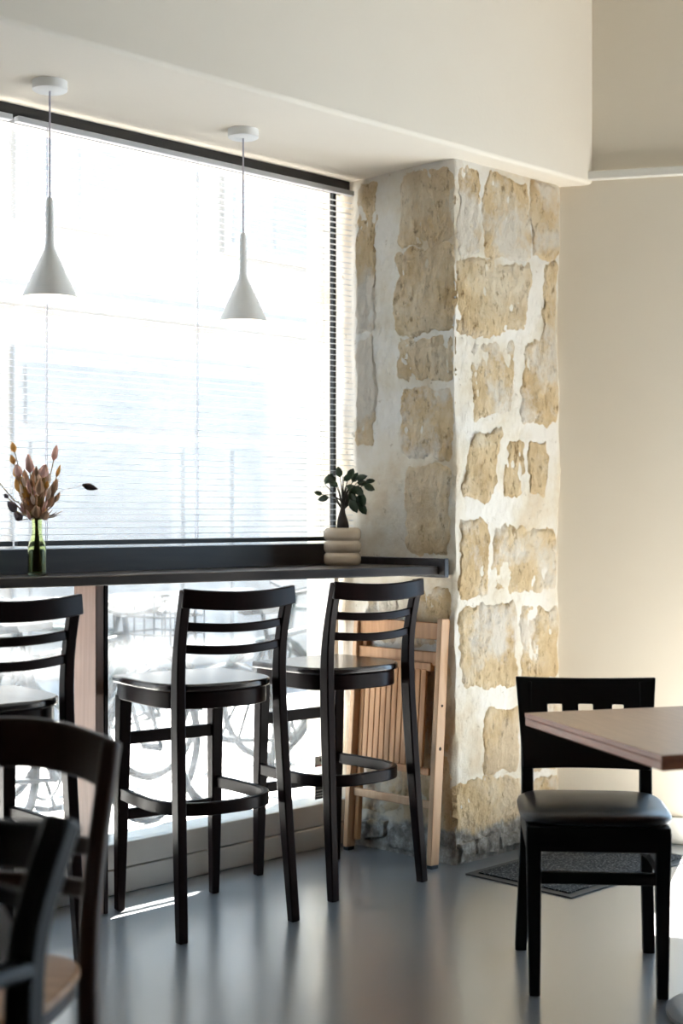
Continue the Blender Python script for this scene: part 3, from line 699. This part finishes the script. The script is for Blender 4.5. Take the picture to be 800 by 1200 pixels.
heads = [ # right offset, height above the bar, material, size, radius (measured)
    (-.062, .392, 'fl_rust', .028, .009), (-.066, .355, 'fl_rust', .026, .009), (.052, .375, 'fl_pink', .042, .010), (-.012, .340, 'fl_pink', .050, .012),
    (.003, .300, 'fl_cream', .040, .014), (.030, .318, 'fl_pink', .036, .015), (-.058, .315, 'fl_rust', .030, .011), (-.108, .300, 'fl_pink', .030, .008),
    (-.040, .320, 'fl_pink', .034, .012), (.062, .320, 'fl_rust', .034, .006), (-.044, .275, 'fl_rust', .042, .013), (.018, .270, 'fl_brown', .045, .014),
    (-.026, .255, 'fl_rust', .045, .013), (.048, .270, 'fl_brown', .045, .011), (-.052, .215, 'fl_grey', .036, .014), (.034, .230, 'fl_brown', .04, .014),
    (-.014, .215, 'fl_brown', .045, .014), (.010, .200, 'fl_brown', .04, .014), (-.078, .245, 'fl_grey', .014, .007), (.058, .240, 'fl_brown', .03, .007), (-.044, .185, 'fl_grey', .03, .012),
    (.030, .190, 'fl_brown', .036, .012), (-.008, .290, 'fl_brown', .05, .012), (.040, .295, 'fl_cream', .03, .009), (-.030, .300, 'fl_brown', .04, .010)]
for i in range(64):
    k = rnd.random(); heads.append((rnd.uniform(-.03, .028) * (1 + .9 * k), .19 + .13 * k, rnd.choice(['fl_brown', 'fl_brown', 'fl_pink', 'fl_rust', 'fl_cream']), rnd.uniform(.018, .042), rnd.uniform(.003, .0085)))
for i, (a, h, m_, ln, rad) in enumerate(heads):
    rad *= 1.1 if i < 25 else 1.0; ln *= 1.15
    dpt = rnd.uniform(-.06, -.0)
    tip = ex * a + ey * dpt + Vector((0, 0, h - .012 - ln * .4)); foot = ex * rnd.uniform(-.012, .012) + ey * rnd.uniform(-.012, .012)
    neck = ex * (a * .05) + ey * dpt * .1 + Vector((0, 0, .165))
    pts = smooth_path([foot, neck, (neck + tip) / 2 + ex * a * .08, tip], 3)
    MB().tube(pts, .0017, 5).build('stem', M['stem'], bq)
    tuft(tip, (tip - neck) + Vector((0, 0, .05)), ln, rad, m_)
# wispy grass leaves
for i in range(26):
    a = rnd.uniform(-.08, .085); h = rnd.uniform(.17, .30); d_ = rnd.uniform(-.05, 0); tip = ex * a + ey * d_ + Vector((0, 0, h)); neck = Vector((0, 0, .16)) + ex * a * .05
    MB().tube([neck, (neck + tip) / 2 + ex * a * .15, tip], [.0012, .0022, .0004], 4).build('grass_blade', M['fl_brown'], bq)
# one thin stem arching right to a dark seed head
tip = ex * .140 + Vector((0, 0, .268))
MB().tube(smooth_path([Vector((.004, 0, .0)), Vector((.002, 0, .165)), ex * .05 + Vector((0, 0, .235)), tip], 4), .0006, 4).build('stem', M['fl_cream'], bq)
tag(tuft(tip, ex * 1 + Vector((0, 0, -.28)), .050, .0105, 'fl_dark'), 'dark purple seed head standing apart at right')

PX, PYY = 3.815, 3.79
pp = thing('potted_plant', 'small bonsai-like plant in a ribbed cream pot at the end of the bar', 'plant', (PX, PYY, ZB))
prof = [(.0, .0005), (.060, .0005)]
for k in range(3):
    z0 = .002 + k * .045
    for a in (-80, -50, -20, 20, 50, 80): prof.append((.056 + .0135 * math.cos(R(a)) ** .6, z0 + .0225 + .0225 * math.sin(R(a))))
prof += [(.058, .139), (.054, .137), (.052, .12), (.0, .12)]
MB().lathe(prof, 48, caps=False).build('pot', M['pot'], pp, smooth=60)
MB().lathe([(.0, .121), (.0515, .121), (.045, .128), (.0, .130)], 24, caps=False).build('soil', M['soil'], pp)
MB().tube([(0, 0, .12), (.002, 0, .145), (0, 0, .17), (-.001, 0, .192), (.001, 0, .21), (.002, 0, .235)], [.022, .023, .019, .012, .008, .007], 12).build('trunk', M['bark'], pp)
lf = MB(); rows = ((0, .0), (.22, .42), (.5, .5), (.78, .36), (1, .02)); vs = []; fs = []
for t, wv in rows: vs += [(t, -wv * .55, .02 - .12 * t * t), (t, 0, .0 - .12 * t * t), (t, wv * .55, .02 - .12 * t * t)]
for i in range(4): fs += [(i * 3, i * 3 + 1, i * 3 + 4, i * 3 + 3), (i * 3 + 1, i * 3 + 2, i * 3 + 5, i * 3 + 4)]
lm = lf.add(vs, fs).mesh('leaf', 60); lm.materials.append(M['leaf'])
lm_sol = True
leaves = [(-.072, .300, .040, 60), (-.083, .262, .026, 160), (-.056, .252, .036, 190), (.030, .245, .046, -60), (.066, .232, .042, -55), (.072, .270, .046, -75),
          (.086, .298, .040, -20), (.050, .318, .040, 20), (.022, .322, .036, 60), (-.010, .325, .036, 100), (-.030, .308, .034, 130), (.015, .295, .042, -20),
          (.045, .292, .042, -40), (.035, .275, .044, -80), (.058, .306, .036, 0), (.004, .312, .034, 40), (.020, .262, .040, -100), (.060, .255, .040, -90),
          (-.018, .292, .034, 150), (.094, .310, .030, 10), (.040, .308, .034, 60), (.028, .300, .038, -60)]
def branch(p0, p1_): MB().tube([p0, (p0 + p1_) / 2 + Vector((0, 0, .012)), p1_], [.0035, .0022, .0012], 5).build('branch', M['bark'], pp)
tops = [Vector((.001, 0, .205)), Vector((.002, 0, .235))]
for i, (a, h, s_, rot) in enumerate(leaves):
    p = ex * a * .9 + ey * rnd.uniform(-.035, .03) + Vector((0, 0, h))
    o = share('leaf', lm, pp, p); d = (ex * math.cos(R(rot)) + Vector((0, 0, math.sin(R(rot)))) + ey * rnd.uniform(-.3, .3)).normalized()
    up = (-ey + Vector((rnd.uniform(-.4, .4), rnd.uniform(-.4, .4), .5))); yv = up.cross(d).normalized(); zv = d.cross(yv)
    o.rotation_mode = 'QUATERNION'; o.rotation_quaternion = Matrix((d, yv, zv)).transposed().to_quaternion(); o.scale = (s_ * 1.25, s_ * 1.35, s_ * 1.25)
    sm_ = o.modifiers.new('thick', 'SOLIDIFY'); sm_.thickness = .02
    branch(tops[i % 2], p)
MB().tube([(.002, 0, .23), (.004, .002, .33)], [.004, .001], 6).build('branch', M['bark'], pp)

# small stickers on the lower glass beside the reveal
st = tag(MB().b2((3.895, 4.0175, .305), (3.955, 4.0195, .345)).build('window_sticker', M['sticker']), 'small dark sticker with a pale emblem, upper of two on the glass', 'sticker', 'stickers on the shop glass')
MB().b2((3.897, 4.0165, .31), (3.953, 4.0174, .343)).build('pale_field', M['sticker_mark'], st)
em = MB(); em.prism([(.010 * (1 if k % 2 == 0 else .55) * math.cos(2 * math.pi * k / 12 + math.pi / 2), .010 * (1 if k % 2 == 0 else .55) * math.sin(2 * math.pi * k / 12 + math.pi / 2)) for k in range(12)], 0, .0008)
em.v = [Vector((3.925 + p.x, 4.0163 - p.z, .330 + p.y)) for p in em.v]; em.build('emblem', M['sticker'], st)
MB().b2((3.897, 4.0155, .306), (3.953, 4.0162, .312)).build('red_band', M['sticker_red'], st)
st = tag(MB().b2((3.895, 4.0175, .180), (3.955, 4.0195, .235)).build('window_sticker', M['sticker']), 'small dark sticker with pale stripes, lower of two on the glass', 'sticker', 'stickers on the shop glass')
for z in (.19, .2, .212): MB().b2((3.90, 4.0165, z), (3.95, 4.0174, z + .003)).build('stripe', M['sticker_mark'], st)

# pale grey cloth hanging at the picture's left edge over the armchair
cl = MB(); rows = []
for j in range(9):
    z = .60 + .1 * j / 8; rows.append([Vector((x, .010 * math.sin(j * .9) * (k == 0) + yy, z)) for k, (x, yy) in enumerate(((-.07, 0), (-.02, -.012), (.03, .0), (.055 + .02 * math.sin(j / 8 * 3), .012), (.03, .03), (-.02, .026), (-.07, .03)))])
cl.rings(rows); o = cl.build('cloth', M['cloth'], smooth=70)
pc = LD(-.590, 2.27); o.location = (pc.x, pc.y, -.035); o.rotation_euler = (0, 0, R(YAW - 90))
tag(o, 'pale grey cloth draped on the black armchair at the left edge', 'cloth')
